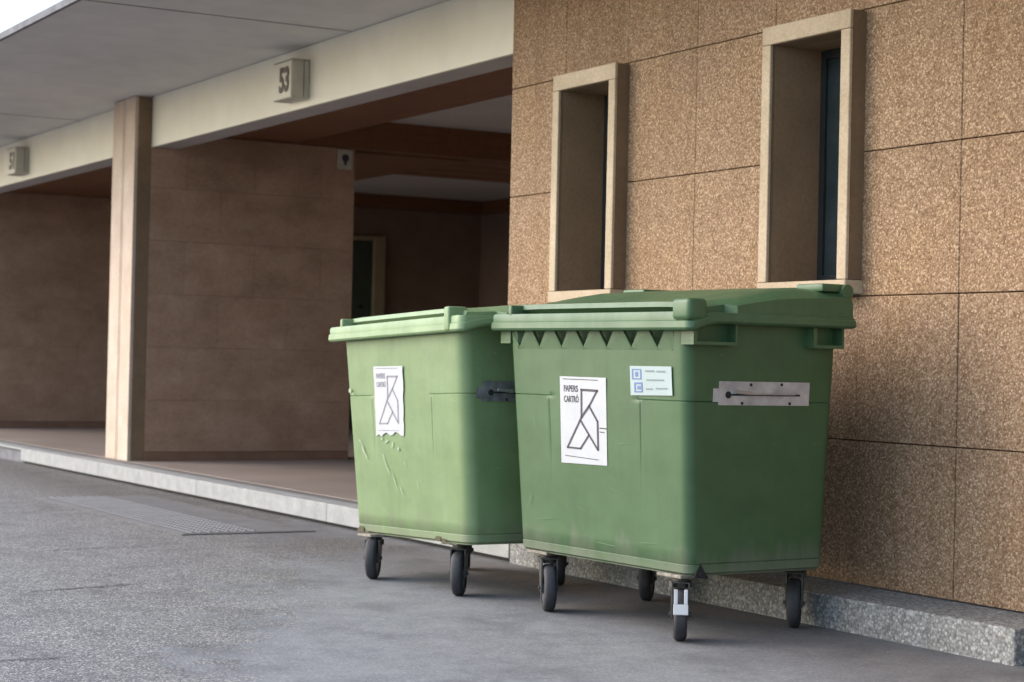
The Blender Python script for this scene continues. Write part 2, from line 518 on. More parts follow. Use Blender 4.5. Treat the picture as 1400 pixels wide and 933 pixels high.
# ------------------------------------------------------------------ column, partitions
def column(x1, label):
    c = thing('column', label, 'column')
    w = 0.585
    # front with two shallow grooves: three vertical ribs
    for a, b_ in ((x1 - w, x1 - 0.318), (x1 - 0.306, x1 - 0.280), (x1 - 0.268, x1)):
        box('rib', 'column', (a, b_, 5.298, 5.330, 0.137, 3.27), c, 0.003)
    box('shaft', 'shaft', (x1 - w + 0.002, x1 - 0.001, 5.3185, 5.447, 0.137, 3.268), c)
    return c
column(-15.655, 'pale grooved stone column standing on the kerb at the end of the partition wall')

def partition(x1, y1, label):
    p = thing('partition_wall', label, 'wall')
    w = 0.58
    box('core', 'joint', (x1 - w + 0.02, x1 - 0.012, 5.46, y1 - 0.01, 0.14, 2.971), p)
    # stone slabs: courses with fine joints
    zs = [0.215, 0.66, 1.12, 1.58, 2.04, 2.50, 2.971]
    n = 0
    L = y1 - 5.449
    for r in range(len(zs) - 1):
        k = 3
        off = 0.5 if r % 2 else 0.0
        edges = [0.0] + [e for e in [(i + off) / k for i in range(0, k + 1)] if 0.02 < e < 0.98] + [1.0]
        for a, b_ in zip(edges[:-1], edges[1:]):
            ya, yb = 5.449 + a * L, 5.449 + b_ * L
            d = random.uniform(0, 0.0012)
            link('slab', box_mesh('slab', x1 - 0.02, x1 - d, ya + 0.0008, yb - 0.0008, zs[r] + 0.0008, zs[r + 1] - 0.0008, 0.0012), M['travertine'], p)
    box('skirting', 'skirting', (x1 - 0.02, x1 + 0.004, 5.449, y1, 0.137, 0.212), p, 0.002)
    box('end_cap', 'travertine', (x1 - w + 0.004, x1 - 0.021, y1 - 0.009, y1, 0.137, 2.98), p)
    return p
partition(-15.655, 7.385, 'brown stone partition wall behind the left bin, with the small square sign near its top')
partition(-22.70, 8.6, 'brown stone partition wall left of the grooved column, the farther one')

# ------------------------------------------------------------------ fascia beams and canopy
def beam(x0, x1, label):
    b = thing('fascia_beam', label, 'beam')
    box('face', 'cream', (x0, x1, 5.449, 5.475, 2.84, 3.272), b)
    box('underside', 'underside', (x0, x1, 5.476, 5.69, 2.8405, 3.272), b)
    return b
beam(-15.65, -9.305, 'cream painted fascia beam between the column and the tan wall, carrying the sign 53')
beam(-22.70, -16.245, 'cream painted fascia beam left of the column, carrying the farther number sign')
cp = thing('canopy', 'grey flat canopy slab projecting over the arcade and the tan wall', 'canopy')
for a, b_ in [(-26, -17.70), (-17.69, -11.65), (-11.64, -5.6), (-5.59, 0.4)]:
    box('soffit_panel', 'soffit', (a, b_, 3.565, 6.0, 3.276, 3.305), cp, 0.002)
for xj in (-17.695, -11.645, -5.595):
    box('joint_strip', 'dark', (xj - 0.009, xj + 0.009, 3.566, 5.44, 3.2745, 3.2755), cp)
box('drip_edge', 'kerb_dark', (-26, 0.4, 3.535, 3.562, 3.264, 3.312), cp)
box('slab', 'soffit', (-26, 0.4, 5.0, 13.0, 3.361, 3.60), cp)
box('slab_edge', 'soffit', (-26, 0.4, 4.6, 6.0, 3.306, 3.36), cp)

# ------------------------------------------------------------------ lobby
tc = thing('timber_ceiling', 'dark stained timber beams and bulkheads under the grey arcade ceiling', 'ceiling')
box('bulkhead', 'wood', (-15.65, -9.32, 5.692, 6.80, 2.985, 3.24), tc)
box('bulkhead', 'wood', (-23.3, -15.90, 5.692, 8.7, 2.972, 3.24), tc)
# boarded cross beam over the partition, boards with small gaps
for i in range(8):
    a = -17.60 + i * 0.243
    z0 = 2.982 + (0.004 if i % 2 else 0)
    box('board', 'wood', (a, a + 0.239, 8.71 if a < -15.9 else 5.70, 12.64, z0, 3.24), tc)
box('cross_beam', 'wood', (-15.655, -15.62, 5.70, 12.64, 2.975, 3.24), tc)
box('cross_beam', 'wood', (-22.69, -22.45, 8.71, 12.64, 3.07, 3.238), tc)
box('wall_plate', 'wood', (-22.44, -17.61, 12.52, 12.64, 3.07, 3.238), tc)
box('wall_plate', 'wood', (-15.61, -9.32, 12.52, 12.64, 3.03, 3.238), tc)
o = box('ceiling', 'ceiling', (-26, -9.32, 6.01, 12.8, 3.2405, 3.355)); o['kind'] = 'structure'
lw = thing('lobby_wall', 'dark brown rear wall deep inside the arcade, behind the door', 'wall')
box('far_face', 'lobby_wall', (-23.28, -22.71, 8.602, 12.64, 0.137, 3.24), lw)
box('rear_face', 'lobby_wall', (-26, -9.0, 12.642, 12.85, 0.137, 3.24), lw)
dr = thing('door', 'dark green door with a pale timber jamb in the shadowy wall deep inside the arcade', 'door')
box('leaf', 'door', (-22.70, -22.66, 10.05, 10.97, 0.14, 2.62), dr, 0.003)
box('jamb', 'jamb', (-22.70, -22.60, 10.98, 11.14, 0.14, 2.69), dr, 0.004)
box('jamb', 'jamb', (-22.70, -22.60, 9.88, 10.04, 0.14, 2.69), dr, 0.004)
box('lintel', 'jamb', (-22.70, -22.60, 10.042, 10.978, 2.63, 2.69), dr, 0.004)
bm = bmesh.new(); add_cyl(bm, (-22.66, 10.80, 1.75), (-22.60, 10.80, 1.75), 0.03, 12); fin('handle', bm, 'dark', dr)
bm = bmesh.new()

# ------------------------------------------------------------------ tan clad wing
wing = thing('clad_wall', 'tan pebble aggregate panel wall with two tall slit windows behind the bins', 'wall')
CX0 = -9.33
colx = [-9.30, -8.72, -8.11, -7.50, -6.89, -6.28, -5.67, -5.06, -4.45, -3.84, -3.23, -2.62, -2.01, -1.40]
rowz = [0.137, 0.75, 1.37, 1.99, 2.605, 3.268]
for i in range(len(colx) - 1):
    for r in range(len(rowz) - 1):
        if i in (1, 4) and r in (2, 3):
            continue
        gx = 0.0011
        gz = 0.0022
        dj = random.uniform(-0.0025, 0.0025)
        x0, x1 = colx[i] + gx, colx[i + 1] - gx
        z0, z1 = rowz[r] + (gz if r else 0), rowz[r + 1] - gz
        link('panel', box_mesh('panel', x0, x1, 5.36 + dj, 5.40, z0, z1, 0.003, 1), M['panel'], wing)
# backing behind the joints, left open behind the two windows
for a, b_, z0, z1 in ((-9.29, -8.72, .14, 3.26), (-8.11, -6.89, .14, 3.26), (-6.28, -1.40, .14, 3.26),
                      (-8.718, -8.112, .14, 1.37), (-8.718, -8.112, 2.605, 3.26), (-6.888, -6.282, .14, 1.37), (-6.888, -6.282, 2.605, 3.26)):
    box('backing', 'joint', (a, b_, 5.402, 5.62, z0, z1), wing)
# return face at the arcade side
for r in range(len(rowz) - 1):
    for k in range(6):
        y0 = 5.402 + k * 0.61
        z1 = rowz[r + 1] - 0.0035
        link('panel', box_mesh('panel', -9.315, -9.292, y0, y0 + 0.606, rowz[r] + 0.0035, z1, 0.003, 1), M['panel'], wing)
box('side_wall', 'lobby_wall', (-9.31, -9.0, 9.07, 12.64, 0.137, 3.24), wing)
box('side_core', 'joint', (-9.29, -9.0, 5.63, 9.06, 0.137, 3.26), wing)

def window(x0, x1):
    z0, z1 = 1.372, 2.598
    yf = 5.268
    w = bpy.data.objects.new('window', None); COL.objects.link(w); w.parent = wing
    a, b_ = x0 + 0.02, x1 + 0.022
    # pale face trim on a brown box: header, two jambs, sill
    ym = yf + 0.018
    box('frame_header', 'window_frame', (a, b_, yf, ym, z1 - 0.082, z1), w, 0.003)
    box('frame_jamb', 'window_frame', (a, a + 0.062, yf, ym, z0 + 0.068, z1 - 0.084), w, 0.003)
    box('frame_jamb', 'window_frame', (b_ - 0.062, b_, yf, ym, z0 + 0.068, z1 - 0.084), w, 0.003)
    box('frame_sill', 'window_frame', (a - 0.001, b_ + 0.001, yf - 0.004, 5.398, z0 + 0.006, z0 + 0.066), w, 0.004)
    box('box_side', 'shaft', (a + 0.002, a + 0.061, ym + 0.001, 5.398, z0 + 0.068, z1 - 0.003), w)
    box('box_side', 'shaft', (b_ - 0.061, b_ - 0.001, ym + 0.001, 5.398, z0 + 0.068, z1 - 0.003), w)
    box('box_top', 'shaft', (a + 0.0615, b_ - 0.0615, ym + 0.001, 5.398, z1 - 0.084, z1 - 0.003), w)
    ai, bi = a + 0.064, b_ - 0.064
    # brown reveals running back to the sash
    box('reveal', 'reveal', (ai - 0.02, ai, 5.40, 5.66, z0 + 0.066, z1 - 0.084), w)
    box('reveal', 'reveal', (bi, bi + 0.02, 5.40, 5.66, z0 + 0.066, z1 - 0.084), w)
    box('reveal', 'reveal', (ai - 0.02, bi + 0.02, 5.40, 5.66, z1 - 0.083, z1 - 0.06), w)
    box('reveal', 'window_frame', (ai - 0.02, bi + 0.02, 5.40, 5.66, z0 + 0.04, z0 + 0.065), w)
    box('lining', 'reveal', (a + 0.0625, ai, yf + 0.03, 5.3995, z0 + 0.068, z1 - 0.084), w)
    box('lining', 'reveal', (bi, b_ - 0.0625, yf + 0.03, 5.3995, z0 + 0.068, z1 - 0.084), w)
    bm = bmesh.new()
    for d in ((ai, ai + 0.035, z0 + .066, z1 - .085), (bi - 0.035, bi, z0 + .066, z1 - .085), (ai + .035, bi - .035, z0 + .066, z0 + .11), (ai + .035, bi - .035, z1 - .125, z1 - .085)):
        add_box(bm, d[0], d[1], 5.56, 5.60, d[2], d[3])
    fin('sash', bm, 'sash', w)
    box('glass', 'glass', (ai + 0.034, bi - 0.034, 5.575, 5.585, z0 + .10, z1 - .12), w)
    return w
window(-8.72, -8.11)
window(-6.89, -6.28)

# ------------------------------------------------------------------ number signs on the beams
def number_box(x1, txt, label):
    t = thing('number_sign', label, 'sign', (x1, 5.449, 2.893), group='house number boxes on the fascia beams')
    box('housing', 'lamp_box', (-0.335, 0, -0.138, -0.002, 0, 0.27), t, 0.008, 2)
    box('cap', 'lamp_box', (-0.338, 0.002, -0.140, -0.002, 0.271, 0.278), t, 0.002)
    box('face', 'lamp_face', (-0.328, -0.007, -0.143, -0.1385, 0.006, 0.264), t, 0.002)
    box('seam', 'steel_dirty', (0.0005, 0.003, -0.05, -0.044, 0.01, 0.27), t)
    me = text_mesh(txt, 0.238, 0.002, 0.009)
    xs = [v.co.x for v in me.vertices]; w = max(xs) - min(xs)
    sx = 0.175 / w
    x0_ = min(xs)
    for v in me.vertices:
        x, y, z = v.co
        v.co = (-0.212 + (x - x0_) * sx, -0.1455 - z, 0.056 + y)
    link('numeral', me, M['num_ink'], t)
    return t
number_box(-12.33, '53', 'cream number box reading 53 on the beam right of the column')
number_box(-19.43, '51', 'small cream number box on the beam at the far left edge')

sg = thing('sign_plate', 'small square grey sign with a dark round symbol high on the brown partition wall', 'sign', (-15.65, 7.28, 2.87))
box('plate', 'lamp_box', (0, 0.012, -0.075, 0.075, -0.095, 0.085), sg, 0.003)
bm = bmesh.new(); add_cyl(bm, (0.0125, 0.0, 0.01), (0.015, 0.0, 0.01), 0.036, 20); add_box(bm, 0.0125, 0.0148, -0.014, 0.014, -0.055, -0.02); fin('symbol', bm, 'ink', sg)

# ------------------------------------------------------------------ wheeled bins
WB, WT, VB, VT, VK, ZB, ZT = 0.576, 0.612, 0.348, 0.413, 0.372, 0.251, 1.236
def lerp(a, b, t): return a + (b - a) * t
def sstep(a, b, x):
    t = min(1, max(0, (x - a) / (b - a)))
    return t * t * (3 - 2 * t)
def front_v(z):
    return -lerp(VB, VT, (z - ZB) / (1.189 - ZB))
def side_u(z):
    return lerp(WB, 0.61, (z - ZB) / (1.189 - ZB))

def outline(hu, vf, vb, r, nf=26, ns=14, na=7, fr=None):
    """rounded rectangle, clockwise from front left; returns (x, y, nx, ny, region)"""
    P = []
    fr = fr or [i / nf for i in range(nf + 1)]
    for f in fr:
        P.append((-(hu - r) + 2 * (hu - r) * f, -vf, 0, -1, 'f'))
    for k in range(1, na):
        a = -PI / 2 + PI / 2 * k / na
        P.append((hu - r + r * math.cos(a), -vf + r + r * math.sin(a), math.cos(a), math.sin(a), 'c'))
    for i in range(ns + 1):
        P.append((hu, lerp(-vf + r, vb - r, i / ns), 1, 0, 's'))
    for k in range(1, na):
        a = PI / 2 * k / na
        P.append((hu - r + r * math.cos(a), vb - r + r * math.sin(a), math.cos(a), math.sin(a), 'b'))
    for i in range(13):
        P.append((lerp(hu - r, -(hu - r), i / 12), vb, 0, 1, 'b'))
    for k in range(1, na):
        a = PI / 2 + PI / 2 * k / na
        P.append((-(hu - r) + r * math.cos(a), vb - r + r * math.sin(a), math.cos(a), math.sin(a), 'b'))
    for i in range(ns + 1):
        P.append((-hu, lerp(vb - r, -vf + r, i / ns), -1, 0, 's'))
    for k in range(1, na):
        a = PI + PI / 2 * k / na
        P.append((-(hu - r) + r * math.cos(a), -vf + r + r * math.sin(a), math.cos(a), math.sin(a), 'c'))
    return P

def bin_body(bin_, mat, teeth, rc):
    fr = sorted(set([i / 40 for i in range(41)] + [0.214, 0.218, 0.222, 0.778, 0.782, 0.786]))
    zs = [ZB, ZB + 0.004, ZB + 0.012, 0.292, 0.296, 0.300, 0.35, 0.45, 0.55, 0.65, 0.75, 0.85, 0.90, 0.914, 0.918, 0.922, 0.94, 1.0, 1.06, 1.108]
    zs += [1.112, 1.118, 1.16, ZT] if teeth else [1.16, ZT]
    bm = bmesh.new()
    rings = []
    for z in zs:
        t = (z - ZB) / (1.189 - ZB)
        hu, vf, vb = lerp(WB, 0.61, t), lerp(VB, VT, t), lerp(VB, VK, t)
        ring = []
        for (x, y, nx, ny, reg) in outline(hu, vf, vb, rc, fr=fr):
            off = 0.0
            fu = abs(x) / hu
            if z < ZB + 0.006:
                off += 0.012
            if z < 0.299 and z > 0.2925:
                off += 0.0035
            if z < 0.2925:
                off -= 0.0012
            if abs(z - 0.918) < 0.001 and (reg in 'csb' or fu > 0.50):
                off += 0.004
            if reg == 'f' and 0.5 < z < 0.916 and min(abs(x / (2 * (hu - rc)) + 0.5 - q) for q in (0.218, 0.782)) < 0.001:
                off += 0.0035 * sstep(0.5, 0.8, z)
            if teeth and z >= 1.118 and reg == 'f' and fu < 0.86:
                off += 0.05
            # slight sag and bulge of the panels
            off -= 0.004 * math.sin(PI * t) * (1 - min(1, fu) ** 2) if reg == 'f' else 0
            off += 0.002 * noise.noise(Vector((x * 3, y * 3, z * 3 + (5 if teeth else 0))))
            ring.append(bm.verts.new((x - nx * off, y - ny * off, z)))
        rings.append(ring)
    n = len(rings[0])
    for a, b_ in zip(rings[:-1], rings[1:]):
        for i in range(n):
            j = (i + 1) % n
            bm.faces.new((a[i], a[j], b_[j], b_[i]))
    bm.faces.new(rings[0][::-1])
    bm.faces.new(rings[-1])
    return fin('body', bm, mat, bin_, True, 40)

def bin_rim(bin_, mat):
    bm = bmesh.new()
    R = []
    def ring(hu, vf, vb, r, zf, zs_):
        pts = outline(hu, vf, vb, r)
        out = []
        for (x, y, nx, ny, reg) in pts:
            k = sstep(-vf + 0.01, -vf + 0.13, y)
            out.append(bm.verts.new((x, y, lerp(zf, zs_, k))))
        R.append(out)
    ring(0.62, 0.415, 0.378, 0.035, 1.190, 1.216)
    ring(0.680, 0.448, 0.400, 0.035, 1.187, 1.216)
    ring(0.688, 0.458, 0.405, 0.035, 1.190, 1.220)
    ring(0.692, 0.463, 0.408, 0.035, 1.198, 1.226)
    ring(0.690, 0.461, 0.408, 0.035, 1.222, 1.246)
    ring(0.686, 0.456, 0.405, 0.035, 1.226, 1.250)
    ring(0.686, 0.456, 0.405, 0.035, 1.250, 1.254)
    ring(0.682, 0.452, 0.402, 0.035, 1.258, 1.258)
    ring(0.655, 0.425, 0.385, 0.04, 1.258, 1.258)
    ring(0.645, 0.415, 0.380, 0.04, 1.235, 1.235)
    n = len(R[0])
    for a, b_ in zip(R[:-1], R[1:]):
        for i in range(n):
            j = (i + 1) % n
            bm.faces.new((a[i], a[j], b_[j], b_[i]))
    return fin('rim', bm, mat, bin_, True, 35)

def bin_lid(bin_, mat, dome=0.072, crown=0.012, knob=True):
    bm = bmesh.new()
    # lid shell: side wall then domed top; inset at the front and along the front third of the sides
    def height(x, y):
        s = sstep(-0.41, 0.10, y)
        h = 1.300 + dome * s + crown * sstep(0.1, 0.35, y)
        h -= (0.016 + 0.012 * s) * (abs(x) / 0.66) ** 8
        return h
    def u_lim(y):
        return lerp(0.625, 0.672, sstep(-0.24, -0.215, y))
    ys = [-0.398, -0.39, -0.36, -0.31, -0.27, -0.24, -0.215, -0.17, -0.1, 0, 0.1, 0.2, 0.28, 0.34, 0.372, 0.385]
    nu = 24
    top = []
    for j, y in enumerate(ys):
        row = []
        e = 0.0
        if j == 0: e = 0.02
        if j == len(ys) - 1: e = 0.02
        for i in range(nu + 1):
            f = -1 + 2 * i / nu
            f = math.copysign(abs(f) ** 0.8, f)
            x = f * u_lim(y)
            d = e + (0.014 if i in (0, nu) else 0)
            row.append(bm.verts.new((x, y, height(x, y) - d)))
        top.append(row)
    for j in range(len(ys) - 1):
        for i in range(nu):
            bm.faces.new((top[j][i], top[j][i + 1], top[j + 1][i + 1], top[j + 1][i]))
    # skirt
    border = [top[0][i] for i in range(nu + 1)] + [top[j][nu] for j in range(1, len(ys))] + \
             [top[-1][i] for i in range(nu - 1, -1, -1)] + [top[j][0] for j in range(len(ys) - 2, 0, -1)]
    low = []
    for v in border:
        w = 1.004
        low.append(bm.verts.new((v.co.x * w, v.co.y + (0.055 if v.co.y < -0.38 else 0), 1.252 if abs(v.co.x) > .66 else 1.238)))
    n = len(border)
    for i in range(n):
        j = (i + 1) % n
        bm.faces.new((border[j], border[i], low[i], low[j]))
    lid = fin('lid', bm, mat, bin_, True, 38)
    # hinge lugs and rod at the back
    for s in (-1, 1):
        bm = bmesh.new()
        add_box(bm, min(s * .50, s * .655), max(s * .50, s * .655), 0.235, 0.385, 1.288 + dome, 1.320 + dome)
        bmesh.ops.bevel(bm, geom=list(bm.edges), offset=0.008, segments=2, affect='EDGES', profile=0.5)
        add_cyl(bm, (s * 0.60, 0.36, 1.290 + dome), (s * 0.668, 0.36, 1.290 + dome), 0.03, 18)
        fin('hinge', bm, mat, lid, True, 40)
    return lid

def corner_posts(bin_, mat, wide):
    for s in (-1, 1):
        bm = bmesh.new()
        a, b_ = ((0.585, 0.692) if wide else (0.552, 0.60)) if s > 0 else (-0.548, -0.522)
        y0, y1 = (-0.468, -0.372) if s > 0 else (-0.455, -0.36)
        add_box(bm, a, b_, y0, y1, 1.225 if wide or s < 0 else 1.192, (1.309 if wide else 1.300) if s > 0 else 1.296)
        bmesh.ops.bevel(bm, geom=list(bm.edges), offset=0.008 if s < 0 else (0.019 if wide else 0.010), segments=4, affect='EDGES', profile=0.5)
        fin('corner_post', bm, mat, bin_, True, 40)

def side_pockets(bin_, mat):
    for s in (-1, 1):
        for (v0, v1) in ((-0.415, -0.20), (0.19, 0.352)):
            bm = bmesh.new()
            ui, uo = 0.585, 0.660
            def bx(u0, u1, a, b_, z0, z1):
                add_box(bm, min(s * u0, s * u1), max(s * u0, s * u1), a, b_, z0, z1)
            bx(ui, uo, v0, v0 + 0.018, 1.148, 1.222)
            bx(ui, uo, v1 - 0.010, v1, 1.148, 1.222)
            bx(ui, uo, v0, v1, 1.135, 1.1475)
            bx(ui, uo - 0.055, v0 + 0.0185, v1 - 0.0105, 1.148, 1.20)
            fin('side_pocket', bm, mat, bin_)

def comb(bin_, mat):
    # row of upright triangular teeth below the front rim
    bm = bmesh.new()
    tips = [-0.519, -0.37, -0.209, -0.054, 0.105, 0.268, 0.433]
    zlo, zhi = 1.122, 1.19
    def slab(poly):
        fv = [bm.verts.new((x, front_v(z) - 0.0015 + (0.006 if z < 1.10 else 0), z)) for x, z in poly]
        bv = [bm.verts.new((x, front_v(z) + 0.012, z)) for x, z in poly]
        bm.faces.new(fv); bm.faces.new(bv[::-1])
        for i in range(len(poly)):
            j = (i + 1) % len(poly)
            bm.faces.new((fv[j], fv[i], bv[i], bv[j]))
    ed = [-0.60] + tips + [0.53]
    w = 0.052
    prev = -0.560
    for i, c in enumerate(tips):
        nxt = tips[i + 1] if i + 1 < len(tips) else None
        left = prev
        slab([(left, 1.085), (c, 1.085), (c, zlo), (c - w, zhi), (left + w - 0.004, zhi), (left, zlo)] if i else [(-0.57, 1.085), (c, 1.085), (c, zlo), (c - w, zhi), (-0.575, zhi)])
        prev = c
    slab([(prev, 1.085), (0.535, 1.085), (0.535, zhi), (prev + w - 0.004, zhi), (prev, zlo)])
    fin('comb_teeth', bm, mat, bin_)

def plate(bin_, mat, v0, v1, z0, z1):
    """metal lifting plate on the right hand end"""
    bm = bmesh.new()
    def u(z): return side_u(z) - 0.002
    def slab(a, b_, za, zb, t0, t1):
        vs = []
        for t in (t0, t1):
            for (y, z) in ((a, za), (b_, za), (b_, zb), (a, zb)):
                vs.append(bm.verts.new((u(z) + t, y, z)))
        for f in ((3, 2, 1, 0), (4, 5, 6, 7), (0, 1, 5, 4), (1, 2, 6, 5), (2, 3, 7, 6), (3, 0, 4, 7)):
            bm.faces.new([vs[i] for i in f])
    slab(v0, v1, z0, z1, 0.0, 0.006)
    slab(v0 - 0.027, v0 - 0.0005, z0 + 0.012, z1 - 0.028, 0.0, 0.004)
    p = fin('lifting_plate', bm, mat, bin_)
    bm = bmesh.new()
    zc = (z0 + z1) / 2 - 0.004
    # pressed groove with a rod in it and a round hole at its left end
    slab(v0 + 0.06, v1 - 0.05, zc - 0.005, zc + 0.002, 0.0062, 0.008)
    add_cyl(bm, (u(zc) + 0.006, v0 + 0.045, zc - 0.002), (u(zc) + 0.0085, v0 + 0.045, zc - 0.002), 0.014, 14)
    for k, (fy, z) in enumerate(((0.25, z0 + 0.008), (0.78, z0 + 0.008), (0.68, z1 - 0.01), (0.34, z1 - 0.012))):
        y = lerp(v0, v1, fy)
        add_cyl(bm, (u(z) + 0.006, y, z), (u(z) + 0.009, y, z), 0.006, 8)
    fin('slot', bm, 'dark', p)
    bm = bmesh.new()
    add_cyl(bm, (u(zc) + 0.016, v0 + 0.075, zc + 0.010), (u(zc) + 0.016, v0 + 0.15, zc + 0.004), 0.007, 10)
    add_cyl(bm, (u(zc) + 0.010, v0 + 0.15, zc + 0.001), (u(zc) + 0.010, v1 - 0.08, zc + 0.001), 0.003, 8)
    fin('rod', bm, 'zinc', p)

def caster(bin_, u, v, ground_w, top_w, heading, brake=False, R=0.1, tw=0.056):
    """swivel caster; (u, v) is where the tyre touches the ground in the bin's own axes"""
    tilt = bin_.rotation_euler.y
    d = Vector((math.cos(heading), math.sin(heading), 0))       # rolling direction pointing away from the mount
    s = Vector((-d.y, d.x, 0))
    C = Vector((u, v, ground_w + R))
    trail = 0.045
    mount = Vector((u, v, 0)) - d * trail
    # tilt correction: wheels stay upright in the world, close enough for a degree or two
    bm = bmesh.new()
    add_cyl(bm, (mount.x, mount.y, top_w - 0.028), (mount.x, mount.y, top_w - 0.012), 0.036, 18)
    mt = Matrix.Translation(mount) @ Matrix.Rotation(0.0, 4, 'Z')
    bp = bmesh.new()
    add_box(bp, -0.075, 0.075, -0.06, 0.06, top_w - 0.012, top_w + 0.002, mt)
    bmesh.ops.bevel(bp, geom=list(bp.edges), offset=0.003, segments=1, affect='EDGES', profile=0.5)
    add_cyl(bm, (mount.x, mount.y, top_w - 0.05), (mount.x, mount.y, top_w - 0.026), 0.045, 18)
    for q in (-1, 1):
        # tapering fork cheek from the swivel head down to the axle
        off = s * (tw / 2 + 0.007) * q
        prof = [(mount - d * 0.035, top_w - 0.026), (mount + d * 0.075, top_w - 0.026), (C + d * 0.030, C.z - 0.016), (C - d * 0.026, C.z - 0.016)]
        o_ = [bm.verts.new((p.x + off.x, p.y + off.y, z)) for p, z in prof]
        i_ = [bm.verts.new((p.x + off.x - s.x * 0.006 * q, p.y + off.y - s.y * 0.006 * q, z)) for p, z in prof]
        bm.faces.new(o_); bm.faces.new(i_[::-1])
        for a in range(4):
            b_ = (a + 1) % 4
            bm.faces.new((o_[b_], o_[a], i_[a], i_[b_]))
    top = [mount - d * 0.028, mount + d * 0.055]
    mt2 = Matrix.Translation(Vector((mount.x, mount.y, 0))) @ Matrix.Rotation(heading, 4, 'Z')
    add_box(bm, -0.035, 0.075, -(tw / 2 + 0.009), tw / 2 + 0.009, top_w - 0.030, top_w - 0.0265, mt2)
    a0 = C - s * (tw / 2 + 0.016); a1 = C + s * (tw / 2 + 0.016)
    add_cyl(bm, a0, a1, 0.009, 10)
    cst = fin('caster', bm, 'fork', bin_)
    fin('mount_plate', bp, 'mount', cst)
    # tyre (lathe around the axle)
    bm = bmesh.new()
    prof = [(0.066, -tw / 2 + 0.003), (0.088, -tw / 2 + 0.002), (0.096, -tw / 2 + 0.008), (0.0997, -tw / 4), (0.1, 0),
            (0.0997, tw / 4), (0.096, tw / 2 - 0.008), (0.088, tw / 2 - 0.002), (0.066, tw / 2 - 0.003)]
    N = 36
    rg = []
    for k in range(N):
        a = 2 * PI * k / N
        rg.append([bm.verts.new(C + d * (math.cos(a) * r) + Vector((0, 0, 1)) * (math.sin(a) * r) + s * w) for r, w in prof])
    for k in range(N):
        for i in range(len(prof) - 1):
            bm.faces.new((rg[k][i], rg[(k + 1) % N][i], rg[(k + 1) % N][i + 1], rg[k][i + 1]))
    fin('tyre', bm, 'rubber', cst, True, 50)
    bm = bmesh.new()
    add_cyl(bm, C - s * (tw / 2 - 0.006), C + s * (tw / 2 - 0.006), 0.068, 28)
    add_cyl(bm, C - s * (tw / 2), C + s * (tw / 2), 0.026, 18)
    fin('wheel_rim', bm, 'rim', cst, True, 40)
    if brake:
        # white foot brake: two arms and a round tread, standing in front of the tyre
        bm = bmesh.new()
        B = C + d * 0.098 + Vector((0, 0, 0.045))
        mb = Matrix.Translation(B) @ Matrix.Rotation(heading, 4, 'Z') @ Matrix.Rotation(-0.30, 4, 'Y')
        add_box(bm, -0.004, 0.004, -0.028, 0.028, -0.035, 0.005, mb)
        add_box(bm, -0.004, 0.004, -0.026, -0.012, 0.005, 0.062, mb)
        add_box(bm, -0.004, 0.004, 0.012, 0.026, 0.005, 0.062, mb)
        bmesh.ops.bevel(bm, geom=list(bm.edges), offset=0.0018, segments=2, affect='EDGES', profile=0.5)
        fin('brake_pedal', bm, 'pedal', cst)
    return cst

def quad_sheet(name, mat, parent, pts, eps, nu=6, nz=10, jag=0.0):
    """sheet on the front face; pts = TL, TR, BR, BL in (u, z)"""
    bm = bmesh.new()
    G = []
    for j in range(nz + 1):
        row = []
        for i in range(nu + 1):
            f, g = i / nu, j / nz
            uu = lerp(lerp(pts[0][0], pts[1][0], f), lerp(pts[3][0], pts[2][0], f), g)
            zz = lerp(lerp(pts[0][1], pts[1][1], f), lerp(pts[3][1], pts[2][1], f), g)
            if jag and j == nz: zz += random.uniform(-jag, jag * 1.6)
            if jag and i in (0, nu): uu += random.uniform(-jag, jag) * 0.35
            row.append(bm.verts.new((uu, front_v(zz) - eps, zz)))
        G.append(row)
    for j in range(nz):
        for i in range(nu):
            bm.faces.new((G[j][i], G[j + 1][i], G[j + 1][i + 1], G[j][i + 1]))
    return fin(name, bm, mat, parent)

